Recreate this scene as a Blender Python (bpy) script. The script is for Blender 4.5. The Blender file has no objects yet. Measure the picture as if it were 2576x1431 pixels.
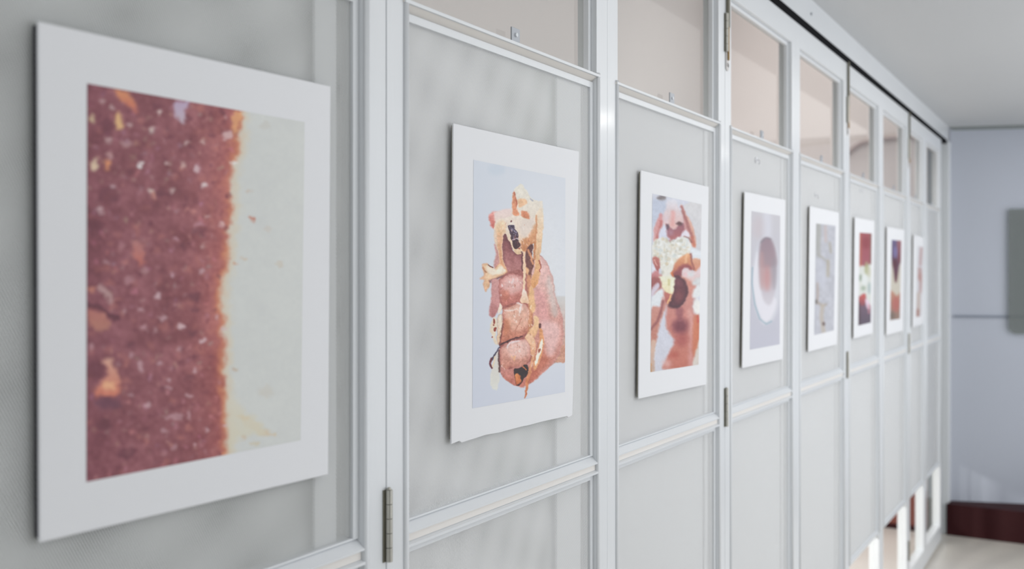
import bpy, bmesh, math, random
import numpy as np
from mathutils import Vector, Matrix
random.seed(4); np.random.seed(4)
S = bpy.context.scene; COL = S.collection

# ------------------------------------------------------------------ camera
F = 2504.0; CX = 1288.0; CY = 715.5; XV = 2785.0; YV = 690.0
TH = math.atan((XV-CX)/F); D = math.cos(TH); EYE = 1.62
cam = bpy.data.cameras.new('camera'); co = bpy.data.objects.new('camera', cam); COL.objects.link(co)
cam.sensor_width = 36; cam.lens = 36*F/2576
co.location = (D, 0, EYE); co.rotation_euler = (math.pi/2, 0, TH)
cam.shift_y = -(CY-YV)/2576
cam.clip_start = .05; cam.clip_end = 60
cam.dof.use_dof = True; cam.dof.focus_distance = 1.78; cam.dof.aperture_fstop = 3.3
S.camera = co
# ------------------------------------------------------------------ exposure, world, lamps
S.view_settings.view_transform = 'Standard'; S.view_settings.look = 'None'
S.view_settings.exposure = 0.07; S.view_settings.gamma = 1; S.view_settings.use_curve_mapping = False
wd = bpy.data.worlds.new('world'); S.world = wd; wd.use_nodes = True
wd.node_tree.nodes['Background'].inputs[0].default_value = (.80, .86, 1, 1)
wd.node_tree.nodes['Background'].inputs[1].default_value = .35

def area(name, loc, target, sx, sy, power, col, spread=180):
    l = bpy.data.lights.new(name, 'AREA'); l.shape = 'RECTANGLE'; l.size = sx; l.size_y = sy
    l.energy = power; l.color = col; l.spread = math.radians(spread)
    o = bpy.data.objects.new(name, l); COL.objects.link(o); o.location = loc
    o.rotation_euler = (Vector(target)-Vector(loc)).to_track_quat('-Z', 'Y').to_euler()
    return o
area('window_light', (2.75, 3.6, 1.5), (0, 3.4, 1.5), 6.4, 2.2, 70, (.925, .955, 1))
area('ceiling_light_main', (1.45, 3.5, 2.5), (1.45, 3.5, 0), 2.2, 6.0, 26, (1, .985, .96))
area('rear_fill', (1.5, -2.3, 1.5), (1.1, 3, 1.5), 2.4, 2.0, 17, (.95, .98, 1))  # unseen fill added to lift the reveals that face the viewpoint
area('ceiling_light_other', (-.85, 3.2, 4.2), (-.85, 3.2, 0), 1.2, 7.2, 66, (1, .98, .975), 95)
area('far_fill_other', (-.45, 4.6, 3.5), (-.75, 7, 2.3), .6, .6, 5, (1, .96, .94), 100)  # added fill, brightens the wall seen through the far transoms
def lamp(name, loc, power, r, col):
    l = bpy.data.lights.new(name, 'POINT'); l.energy = power; l.shadow_soft_size = r; l.color = col
    o = bpy.data.objects.new(name, l); COL.objects.link(o); o.location = loc
lamp('track_lamp', (1.29, 4.46, EYE+.767), 1.8, .035, (1, .97, .92))
lamp('track_lamp', (1.29, 6.01, EYE+.757), 1.6, .035, (1, .97, .92))
def spot(name, loc, target, power, ang, r, col):
    l = bpy.data.lights.new(name, 'SPOT'); l.energy = power; l.shadow_soft_size = r; l.color = col; l.spot_size = math.radians(ang); l.spot_blend = .4
    o = bpy.data.objects.new(name, l); COL.objects.link(o); o.location = loc
    o.rotation_euler = (Vector(target)-Vector(loc)).to_track_quat('-Z', 'Y').to_euler()
spot('patch_spot', (-.9, .5, .95), (.15, 6.8, .2), 260, 24, .09, (1, .97, .95))  # unseen spot added to throw the bright patch on the end wall
spot('patch_spot', (-1.3, 2.0, 1.17), (.15, 6.8, .2), 190, 26, .09, (1, .97, .95))  # second added spot, fills the stripes in that patch

# ------------------------------------------------------------------ helpers
def W(x, y, Xp=0.0):
    """pixel of the photograph -> (Y, Z) on the plane X = Xp of the door wall"""
    c = (D-Xp)/math.cos(TH)
    return c*(F*math.cos(TH)+(x-CX)*math.sin(TH))/(XV-x), EYE+(YV-y)*c/(XV-x)
def lin(c):
    c = np.asarray(c, float)/255.0
    return np.where(c <= .04045, c/12.92, ((c+.055)/1.055)**2.4)
def L4(c): return tuple(float(v) for v in lin(c))+(1.0,)

def box(bm, x0, x1, y0, y1, z0, z1, bev=0.0):
    t = bmesh.new(); bmesh.ops.create_cube(t, size=1)
    for v in t.verts:
        v.co = Vector(((x0+x1)/2+v.co.x*(x1-x0), (y0+y1)/2+v.co.y*(y1-y0), (z0+z1)/2+v.co.z*(z1-z0)))
    if bev: bmesh.ops.bevel(t, geom=list(t.edges), offset=bev, segments=2, affect='EDGES', profile=.6)
    m = bpy.data.meshes.new('t'); t.to_mesh(m); t.free(); bm.from_mesh(m); bpy.data.meshes.remove(m)
def extrude(bm, pts, axis, a, b):
    """profile pts extruded along axis; axis 'Y': pts are (x,z); axis 'Z': pts are (x,y)"""
    def P(p, s): return (p[0], s, p[1]) if axis == 'Y' else (p[0], p[1], s)
    A = [bm.verts.new(P(p, a)) for p in pts]; B = [bm.verts.new(P(p, b)) for p in pts]
    n = len(pts)
    for i in range(n): bm.faces.new((A[i], A[(i+1) % n], B[(i+1) % n], B[i]))
    bm.faces.new(A[::-1]); bm.faces.new(B)
    bmesh.ops.recalc_face_normals(bm, faces=bm.faces)
def cyl(bm, p, q, r, n=20, r2=None):
    p, q = Vector(p), Vector(q); d = q-p
    M = Matrix.Translation((p+q)/2) @ d.to_track_quat('Z', 'Y').to_matrix().to_4x4()
    bmesh.ops.create_cone(bm, cap_ends=True, segments=n, radius1=r, radius2=r if r2 is None else r2, depth=d.length, matrix=M)
def tube(bm, pts, r, n=14):
    prev = None
    for i, p in enumerate(pts):
        p = Vector(p); a = Vector(pts[max(i-1, 0)]); b = Vector(pts[min(i+1, len(pts)-1)])
        q = (b-a).to_track_quat('Z', 'Y')
        ring = [bm.verts.new(p+q @ Vector((r*math.cos(k*2*math.pi/n), r*math.sin(k*2*math.pi/n), 0))) for k in range(n)]
        if prev:
            for k in range(n): bm.faces.new((prev[k], prev[(k+1) % n], ring[(k+1) % n], ring[k]))
        else: bm.faces.new(ring[::-1])
        prev = ring
    bm.faces.new(prev)
def obj(name, bm, mat, parent=None, smooth=False, origin=None):
    me = bpy.data.meshes.new(name)
    if origin is not None:
        bmesh.ops.translate(bm, verts=bm.verts, vec=-Vector(origin))
    bm.to_mesh(me); bm.free()
    me.materials.append(mat)
    if smooth:
        for p in me.polygons: p.use_smooth = True
    o = bpy.data.objects.new(name, me); COL.objects.link(o)
    if parent: o.parent = parent
    if origin is not None: o.location = origin
    return o
def empty(name, loc=(0, 0, 0)):
    o = bpy.data.objects.new(name, None); COL.objects.link(o); o.location = loc; o.empty_display_size = .1
    return o
def tag(o, label, cat, group=None, kind=None):
    if label: o['label'] = label
    if cat: o['category'] = cat
    if group: o['group'] = group
    if kind: o['kind'] = kind
    return o

# ------------------------------------------------------------------ materials
def mat(name, col, rough=.5, metal=0, bump=0, bscale=40, var=0, coat=0, spec=.5, vscale=3):
    m = bpy.data.materials.new(name); m.use_nodes = True; N = m.node_tree.nodes; K = m.node_tree.links
    b = N['Principled BSDF']; c = L4(col)
    b.inputs['Base Color'].default_value = c; b.inputs['Roughness'].default_value = rough
    b.inputs['Metallic'].default_value = metal; b.inputs['Coat Weight'].default_value = coat
    b.inputs['Specular IOR Level'].default_value = spec
    b.inputs['Coat Roughness'].default_value = .12
    tc = N.new('ShaderNodeTexCoord')
    if bump:
        n = N.new('ShaderNodeTexNoise'); n.inputs['Scale'].default_value = bscale; n.inputs['Detail'].default_value = 3
        mp = N.new('ShaderNodeMapping'); mp.inputs['Scale'].default_value = (1, 1, .18)
        K.new(tc.outputs['Object'], mp.inputs[0]); K.new(mp.outputs[0], n.inputs['Vector'])
        bp = N.new('ShaderNodeBump'); bp.inputs['Strength'].default_value = bump; bp.inputs['Distance'].default_value = .002
        K.new(n.outputs['Fac'], bp.inputs['Height']); K.new(bp.outputs[0], b.inputs['Normal'])
    if var:
        n = N.new('ShaderNodeTexNoise'); n.inputs['Scale'].default_value = vscale; n.inputs['Detail'].default_value = 4
        K.new(tc.outputs['Object'], n.inputs['Vector'])
        r = N.new('ShaderNodeMapRange'); r.inputs['To Min'].default_value = 1-var; r.inputs['To Max'].default_value = 1+var
        K.new(n.outputs['Fac'], r.inputs[0])
        v = N.new('ShaderNodeVectorMath'); v.operation = 'SCALE'; v.inputs[0].default_value = c[:3]
        K.new(r.outputs[0], v.inputs['Scale']); K.new(v.outputs[0], b.inputs['Base Color'])
    return m
PAINT = mat('white_gloss_paint', (224, 227, 230), .36, bump=.25, bscale=60, var=.03, coat=.25)
REVEAL = mat('lifted_reveal_paint', (234, 230, 225), .45, var=.05)  # warm tone for shaded reveals, lightened in place of light from below
BOARD1 = mat('light_grey_backing', (208, 209, 211), .7, var=.03)
BLUEB = mat('blue_grey_backing', (140, 150, 162), .7)
BOARD = mat('grey_white_backing', (222, 224, 226), .7, var=.03)
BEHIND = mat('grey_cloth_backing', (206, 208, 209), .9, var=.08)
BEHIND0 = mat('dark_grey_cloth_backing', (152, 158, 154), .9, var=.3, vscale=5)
CEIL = mat('ceiling_paint', (206, 208, 210), .8, var=.015, vscale=1)
WALLM = mat('end_wall_paint', (176, 181, 192), .6, var=.02, vscale=1)
PINKE = mat('lifted_warm_wall_paint', (228, 218, 215), .85, var=.02, vscale=1)  # warm wall paint lightened here to make up for missing light
PINKW = mat('warm_wall_paint', (198, 194, 193), .85, var=.02, vscale=1)
BLACK = mat('black_track_rubber', (16, 16, 20), .9, spec=.1)
STEEL = mat('brushed_steel', (176, 174, 166), .38, metal=.85, bump=.2, bscale=120, var=.1, vscale=60)
DKST = mat('dark_steel', (120, 117, 104), .5, metal=.6, var=.1)
BRASS = mat('brass', (150, 122, 80), .4, metal=.7)
GREYP = mat('grey_plate', (172, 176, 182), .4, metal=.3)
WHITE = mat('white_card', (232, 233, 236), .62)
EDGE0 = mat('shadow_gap_card', (44, 42, 50), .9)  # near-black puts the shaded gap beside the largest print into colour
EDGE = mat('raw_card_edge', (132, 128, 116), .9, var=.1)
WOOD = mat('dark_red_wood', (50, 12, 16), .6, bump=.3, bscale=30, var=.15, spec=.2)
WOODR = mat('lit_red_wood', (136, 66, 50), .4, var=.15)  # brighter copy of the plinth wood, lit look put into the colour
GREYT = mat('shadow_gap_grey', (128, 134, 134), .5)
RAILM = mat('slate_rail', (118, 126, 140), .4)
PIPE = mat('pinkish_conduit', (176, 158, 154), .6)
CLEAR = mat('clear_plastic', (222, 226, 230), .15)
PLAST = mat('pale_plastic_cap', (206, 203, 201), .4)

def floor_mat(name, c1, c2):
    m = bpy.data.materials.new(name); m.use_nodes = True; N = m.node_tree.nodes; K = m.node_tree.links; b = N['Principled BSDF']
    tc = N.new('ShaderNodeTexCoord'); n = N.new('ShaderNodeTexNoise'); n.inputs['Scale'].default_value = 1.6; n.inputs['Detail'].default_value = 6
    K.new(tc.outputs['Object'], n.inputs['Vector'])
    r = N.new('ShaderNodeValToRGB'); r.color_ramp.elements[0].position = .35; r.color_ramp.elements[1].position = .65
    r.color_ramp.elements[0].color = L4(c1); r.color_ramp.elements[1].color = L4(c2)
    K.new(n.outputs['Fac'], r.inputs[0]); K.new(r.outputs[0], b.inputs['Base Color'])
    b.inputs['Roughness'].default_value = .25
    return m
FLOOR = floor_mat('beige_stone_floor', (208, 203, 193), (220, 214, 205))
FLOOR2 = floor_mat('pale_stone_floor', (232, 224, 217), (240, 233, 227))

def glass_mat():
    m = bpy.data.materials.new('window_glass'); m.use_nodes = True; N = m.node_tree.nodes; K = m.node_tree.links
    N.remove(N['Principled BSDF'])
    t = N.new('ShaderNodeBsdfTransparent'); t.inputs[0].default_value = (.96, .97, .96, 1)
    g = N.new('ShaderNodeBsdfGlossy'); g.inputs['Roughness'].default_value = .03
    fr = N.new('ShaderNodeFresnel'); fr.inputs[0].default_value = 1.3
    ge = N.new('ShaderNodeNewGeometry'); sb = N.new('ShaderNodeMath'); sb.operation = 'SUBTRACT'; sb.inputs[0].default_value = 1; K.new(ge.outputs['Backfacing'], sb.inputs[1])
    mu = N.new('ShaderNodeMath'); mu.operation = 'MULTIPLY'; K.new(fr.outputs[0], mu.inputs[0]); K.new(sb.outputs[0], mu.inputs[1])
    mx = N.new('ShaderNodeMixShader'); K.new(mu.outputs[0], mx.inputs[0]); K.new(t.outputs[0], mx.inputs[1]); K.new(g.outputs[0], mx.inputs[2])
    K.new(mx.outputs[0], N['Material Output'].inputs[0]); return m
GLASS = glass_mat()
def screen_mat(name, col, ang, pitch, cover):
    """woven wire screen: wires opaque, holes open"""
    m = bpy.data.materials.new(name); m.use_nodes = True; N = m.node_tree.nodes; K = m.node_tree.links; b = N['Principled BSDF']
    b.inputs['Base Color'].default_value = L4(col); b.inputs['Roughness'].default_value = .5
    tc = N.new('ShaderNodeTexCoord'); sp = N.new('ShaderNodeSeparateXYZ'); K.new(tc.outputs['Object'], sp.inputs[0])
    def M(op, a, bb=None):
        n = N.new('ShaderNodeMath'); n.operation = op
        for i, v in enumerate((a, bb)):
            if v is None: continue
            if isinstance(v, (int, float)): n.inputs[i].default_value = v
            else: K.new(v, n.inputs[i])
        return n.outputs[0]
    y, z = sp.outputs['Y'], sp.outputs['Z']; ca, sa = math.cos(ang), math.sin(ang)
    u = M('ADD', M('MULTIPLY', y, ca), M('MULTIPLY', z, sa)); v = M('SUBTRACT', M('MULTIPLY', z, ca), M('MULTIPLY', y, sa))
    k = math.pi/pitch
    su = M('ABSOLUTE', M('SINE', M('MULTIPLY', u, k*.62))); sv = M('ABSOLUTE', M('SINE', M('MULTIPLY', v, k)))
    hole = M('MULTIPLY', su, sv)
    a = M('LESS_THAN', hole, cover)
    K.new(a, b.inputs['Alpha'])
    bp = N.new('ShaderNodeBump'); bp.inputs['Strength'].default_value = .5; bp.inputs['Distance'].default_value = .0006
    K.new(hole, bp.inputs['Height']); bp.invert = True; K.new(bp.outputs[0], b.inputs['Normal'])
    return m
SCREEN = screen_mat('white_wire_screen', (240, 241, 241), .50, .0018, .5)
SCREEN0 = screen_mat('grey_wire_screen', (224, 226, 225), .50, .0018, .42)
SCREEN2 = screen_mat('white_rear_screen', (238, 239, 239), .515, .0018, .48)
def tint_mat():  # see-through grey standing in for a shadow on the wall
    m = bpy.data.materials.new('wall_shadow_tint'); m.use_nodes = True; N = m.node_tree.nodes; K = m.node_tree.links
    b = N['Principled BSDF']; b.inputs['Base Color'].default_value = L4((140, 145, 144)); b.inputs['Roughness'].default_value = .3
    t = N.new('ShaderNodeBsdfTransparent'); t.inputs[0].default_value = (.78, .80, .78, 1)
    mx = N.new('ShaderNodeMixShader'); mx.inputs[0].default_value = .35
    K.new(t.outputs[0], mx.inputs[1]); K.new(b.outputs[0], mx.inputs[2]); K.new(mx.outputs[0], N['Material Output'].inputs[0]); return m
SHADOWM = tint_mat()
def print_mat():
    m = bpy.data.materials.new('printed_photo'); m.use_nodes = True; N = m.node_tree.nodes; K = m.node_tree.links; b = N['Principled BSDF']
    a = N.new('ShaderNodeVertexColor'); a.layer_name = 'ink'; K.new(a.outputs[0], b.inputs['Base Color']); b.inputs['Roughness'].default_value = .55
    return m
PRINT = print_mat()

# ------------------------------------------------------------------ room shell
ZC = EYE+.93
def struct(name, bm, m, label, cat, origin=None):
    return tag(obj(name, bm, m, origin=origin), label, cat, kind='structure')
bm = bmesh.new(); box(bm, -.13, 2.9, -2.4, 7.9, -.1, 0)
struct('floor', bm, FLOOR, 'pale beige polished floor in front of the folding doors', 'floor')
bm = bmesh.new(); box(bm, -1.7, -.13, -2.4, 7.9, -.1, 0)
struct('floor', bm, FLOOR2, 'pale beige floor of the room behind the folding doors', 'floor')
bm = bmesh.new(); box(bm, 0, 2.9, -2.4, 7.9, ZC, ZC+.1)
struct('ceiling', bm, CEIL, 'plain off-white ceiling over the corridor', 'ceiling')
bm = bmesh.new(); box(bm, -1.7, -.13, -2.4, 7.9, 4.3, 4.4)
struct('ceiling', bm, PINKW, 'warm white ceiling of the room behind the doors', 'ceiling')
# fascia beam over the track
bm = bmesh.new(); box(bm, -.13, 0, -2.4, 6.86, EYE+.837, 4.4, .001)
fas = struct('trim_1', bm, PAINT, 'long white fascia beam above the folding door track', 'beam')
for (x, y) in ((2040, 35),):
    Y, Z = W(x, y); bm = bmesh.new(); cyl(bm, (0, Y, Z), (.004, Y, Z), .005, 10); obj('screw', bm, GREYP, fas)
bm = bmesh.new(); box(bm, -.11, -.006, .0, 6.7, EYE+.816, EYE+.837)
box(bm, -.012, .003, .0, 6.7, EYE+.8125, EYE+.8368)
struct('trim_2', bm, BLACK, 'thin black track slot running along the top of the doors', 'track')
# solid wall before the first leaf, beside and behind the camera
bm = bmesh.new(); box(bm, -.13, 0, -2.4, .382, 0, EYE+.832); struct('wall_left', bm, PAINT, 'white solid wall before the first folding door', 'wall')
bm = bmesh.new(); box(bm, 2.9, 3.0, -2.4, 7.9, 0, ZC); struct('wall_right', bm, CEIL, 'off-white corridor wall opposite the folding doors', 'wall')
bm = bmesh.new(); box(bm, -.13, 3.0, -2.5, -2.4, 0, ZC); struct('wall_back', bm, CEIL, 'off-white wall behind the viewpoint', 'wall')
# end wall, slightly oblique
ex0, ey0, ex1, ey1 = .012, 6.815, 2.9, 6.815+2.888*.37
bm = bmesh.new()
extrude(bm, [(ex0, ey0), (ex1, ey1), (ex1, ey1+.1), (ex0, ey0+.1)], 'Z', 0, ZC)
struct('wall_end', bm, WALLM, 'pale blue-grey end wall at the far end of the corridor', 'wall')
bm = bmesh.new(); box(bm, -.10, .012, 6.72, 6.86, 0, EYE+.832, .004)
struct('trim_3', bm, PAINT, 'white door jamb post beside the end wall', 'post')
bm = bmesh.new(); box(bm, -.08, -.03, 6.49, 6.72, 0, EYE+.832)  # its grey carries the shade of the gap before the jamb
struct('trim_4', bm, GREYT, 'recessed closing strip greyed as the shadow gap between last door and jamb', 'post')
def on_end(x):  # Y of the end wall face at X
    return ey0+(x-ex0)*.37
bm = bmesh.new()
extrude(bm, [(.012, on_end(.012)-.002), (1.4, on_end(1.4)-.06), (1.4, on_end(1.4)), (.012, on_end(.012))], 'Z', ZC-.022, ZC)
struct('trim_5', bm, GREYT, 'thin grey strip where the end wall meets the ceiling', 'trim')
# other room shell
bm = bmesh.new(); box(bm, -1.7, -1.6, -2.4, 7.9, 0, 4.4); struct('wall_far', bm, PINKW, 'warm white far wall of the room behind the doors', 'wall')
bm = bmesh.new(); box(bm, -1.7, -.10, 6.95, 7.05, 0, 4.4); struct('wall_far_end', bm, PINKE, 'warm white end wall of the room behind the doors', 'wall')
bm = bmesh.new(); box(bm, -1.7, -.13, -2.5, -2.4, 0, 4.4); struct('wall_far_back', bm, PINKW, 'warm white back wall of the room behind the doors', 'wall')

# ------------------------------------------------------------------ folding door leaves
SE = [.384, 1.096, 1.808, 2.522, 3.215, 3.94, 4.62, 5.32, 5.86, 6.483]
T = .042            # leaf thickness
Z_TR = EYE+.737     # transom top
Z_T0, Z_T1 = EYE+.377, EYE+.391
Z_L0, Z_L1 = EYE-.390, EYE-.356
Z_B = EYE-1.13; Z_BR = EYE-1.506
desc = ['behind the crimson close-up print, nearest leaf', 'behind the print of a hand dripping caramel', 'behind the print of a face biting a bun',
        'behind the print of an empty round bowl', 'behind the pale grey veined print', 'behind the print with red top and dark base',
        'behind the print with purple top and brown base', 'behind the faint narrow print, farthest print of all', 'without a print, last leaf before the jamb']
def bead_profile(y0, s, r=.0055, h=.0045):
    # half round bead on the face at the edge y0, spreading in direction s
    return [(-.0005, y0)]+[(h*math.sin(math.pi*k/8), y0+s*(r-r*math.cos(math.pi*k/8))) for k in range(1, 8)]+[(-.0005, y0+s*2*r)]
def leaf(i):
    a, b = SE[i], SE[i+1]
    y0, y1 = a+(.0009 if i % 2 == 1 else .0001), b-(.0009 if i % 2 == 0 else .0001)
    d = empty('door_%d' % (i+1), (0, a, 0))
    tag(d, 'white folding door leaf with glazed top and wire screens, '+desc[i], 'door', 'folding door leaves', 'structure')
    def P(name, bm, m, parent=d, smooth=False):
        o = obj(name, bm, m, None, smooth, origin=(0, (a+b)/2, 1.2)); o.parent = parent
        o.location = Vector(o.location)-(Vector(parent.location) if parent == d else Vector((0, (a+b)/2, 1.2)))
        return o
    sw = .049; Zb, Zt = .018, EYE+.812
    for s in (0, 1):
        bm = bmesh.new(); yy = (y0, y0+sw) if s == 0 else (y1-sw, y1)
        box(bm, -T, 0, yy[0], yy[1], Zb, Zt, .0012)
        st = P('stile', bm, PAINT)
        bm = bmesh.new(); e = yy[1] if s == 0 else yy[0]; sg = -1 if s == 0 else 1
        pr = bead_profile(e, sg)
        extrude(bm, pr, 'Z', Z_B, Z_T1+.004)
        P('bead_moulding', bm, PAINT, st, True)
    ia, ib = y0+sw, y1-sw
    def rail(name, z0, z1, x0=-T, x1=0, m=PAINT):
        bm = bmesh.new(); box(bm, x0, x1, ia, ib, z0, z1, .0012); return P(name, bm, m)
    rail('top_rail', Z_TR, Zt)
    # rail between transom and screen: lip, sloped underside lightened in its colour
    bm = bmesh.new()
    extrude(bm, [(-T, Z_T1), (-T, Z_T0), (-.0135, Z_T0), (-.0125, Z_T0+.001), (0, Z_T1-.0045), (.003, Z_T1-.003), (.003, Z_T1), (0, Z_T1+.001)], 'Y', ia-.0115, ib+.0115)
    P('middle_rail', bm, REVEAL)
    bm = bmesh.new(); box(bm, -.002, .0045, ia-.011, ib+.011, Z_T1-.0045, Z_T1+.001, .0012); P('rail_lip', bm, PAINT)
    # rail between upper and lower screens
    bm = bmesh.new()
    extrude(bm, [(-T, Z_L1), (-.012, Z_L1), (.002, Z_L1-.0125), (.002, Z_L1-.015), (-.004, Z_L1-.0165), (-.004, Z_L0+.006), (.003, Z_L0+.004), (.003, Z_L0), (-T, Z_L0)], 'Y', ia-.003, ib+.003)
    P('lock_rail', bm, PAINT)
    bm = bmesh.new(); box(bm, -.0045, -.0030, ia+.001, ib-.001, Z_L0+.0065, Z_L1-.017); P('rail_groove', bm, REVEAL)
    rail('sill_rail', Z_B-.012, Z_B+.004, -T, -.004)
    rail('bottom_rail', .018, Z_BR)
    # screens
    for (z0, z1) in ((Z_L1, Z_T0), (Z_B+.004, Z_L0)):
        fw = .012
        bm = bmesh.new()
        for q in ((ia, ia+fw, z0, z1), (ib-fw, ib, z0, z1), (ia+fw, ib-fw, z1-fw, z1), (ia+fw, ib-fw, z0, z0+.003)):
            box(bm, -.016, -.0075, *q, .001)
        fr = P('screen_frame', bm, PAINT); rear = i < 2
        bm = bmesh.new(); v = [bm.verts.new((-.0125, y, z)) for y, z in ((ia+.004, z0+.003), (ib-.004, z0+.003), (ib-.004, z1-.004), (ia+.004, z1-.004))]
        bm.faces.new(v); P('wire_screen', bm, SCREEN if i else SCREEN0, fr)
        if rear:
            bm = bmesh.new(); v = [bm.verts.new((-.030, y, z)) for y, z in ((ia, z0), (ib, z0), (ib, z1), (ia, z1))]
            bm.faces.new(v); P('rear_screen', bm, SCREEN2 if i else SCREEN0, fr)
        bm = bmesh.new(); xb = -T if rear else -.026; box(bm, xb-.006, xb+.002, ia-.01, ib+.01, z0-.01, z1+.01)
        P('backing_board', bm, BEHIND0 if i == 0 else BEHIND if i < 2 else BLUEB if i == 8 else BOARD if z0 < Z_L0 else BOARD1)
        bm = bmesh.new(); w = (.075, .13, .05)[min(i, 2)]
        box(bm, -.022, -.018, ib-w, ib-.034, z0+.002, z1-.002); P('backing_strip', bm, BOARD)
    # glazing
    bm = bmesh.new(); h = .011
    for q in ((ia, ia+h, Z_T1, Z_TR), (ib-h, ib, Z_T1, Z_TR), (ia+h, ib-h, Z_TR-h, Z_TR), (ia+h, ib-h, Z_T1, Z_T1+.006)):
        box(bm, -.024, -.012, *q, .002)
    P('glazing_bead', bm, PAINT)
    bm = bmesh.new(); box(bm, -.028, -.025, ia+.001, ib-.001, Z_T1+.001, Z_TR-.001); P('window_pane', bm, GLASS)
    bm = bmesh.new(); box(bm, -.026, -.023, ia+.001, ib-.001, Z_BR, Z_B-.012); P('window_pane', bm, GLASS)
    # small metal tab on the rail
    yc = (a+b)/2+.012
    bm = bmesh.new(); box(bm, -.012, -.009, yc-.0135, yc+.0135, Z_T1, Z_T1+.030, .0008)
    tb = P('latch_tab', bm, GREYP)
    bm = bmesh.new(); cyl(bm, (-.0095, yc, Z_T1+.018), (-.0065, yc, Z_T1+.018), .0035, 12); P('screw', bm, CLEAR, tb)
    # hinges on the even seams
    if i % 2 == 1:
        for zc in (-1.39, -.348, .632):
            bm = bmesh.new(); z = EYE+zc
            n = 5; L = .100
            for k in range(n):
                cyl(bm, (.0045, a, z-L/2+k*L/n+.0004), (.0045, a, z-L/2+(k+1)*L/n-.0004), .0052, 18)
            cyl(bm, (.0045, a, z+L/2), (.0045, a, z+L/2+.003), .0040, 14, .002)
            hg = P('hinge', bm, STEEL)
            bm = bmesh.new(); box(bm, .0002, .0016, a-.0085, a+.0085, z-L/2, z+L/2, .0003); P('hinge_plate', bm, DKST, hg)
        if i >= 3 or i == 1:
            bm = bmesh.new(); yy = a+.013
            box(bm, .0002, .008, yy-.007, yy+.007, EYE+.648, EYE+.818, .002)
            rd = P('hanger_bar', bm, DKST)
            bm = bmesh.new(); cyl(bm, (.005, yy, EYE+.562), (.005, yy, EYE+.65), .0032, 12); P('pin', bm, BRASS, rd)
            bm = bmesh.new(); cyl(bm, (.0003, yy, EYE+.545), (.003, yy, EYE+.545), .011, 20); box(bm, .0003, .003, yy-.011, yy+.011, EYE+.545, EYE+.66)
            P('bar_plate', bm, PLAST, rd)
    return d
leaves = [leaf(i) for i in range(9)]

# ------------------------------------------------------------------ numpy painter for the printed photographs
GRID = {}
def vnoise(X, Y, s, seed):
    r = np.random.RandomState(seed); g = r.rand(64, 64)
    x = X/s; y = Y/s; xi = np.floor(x).astype(int); yi = np.floor(y).astype(int); fx = x-xi; fy = y-yi
    fx = fx*fx*(3-2*fx); fy = fy*fy*(3-2*fy)
    G = lambda a, b: g[a % 64, b % 64]
    return (G(xi, yi)*(1-fx)+G(xi+1, yi)*fx)*(1-fy)+(G(xi, yi+1)*(1-fx)+G(xi+1, yi+1)*fx)*fy
def smooth_poly(p, n=5):
    p = np.array(p, float); q = []
    N = len(p)
    for i in range(N):
        a, b, c, d = p[i-1], p[i], p[(i+1) % N], p[(i+2) % N]
        for k in range(n):
            t = k/n
            q.append(.5*((2*b)+(c-a)*t+(2*a-5*b+4*c-d)*t*t+(3*b-a-3*c+d)*t**3))
    return np.array(q)
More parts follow.
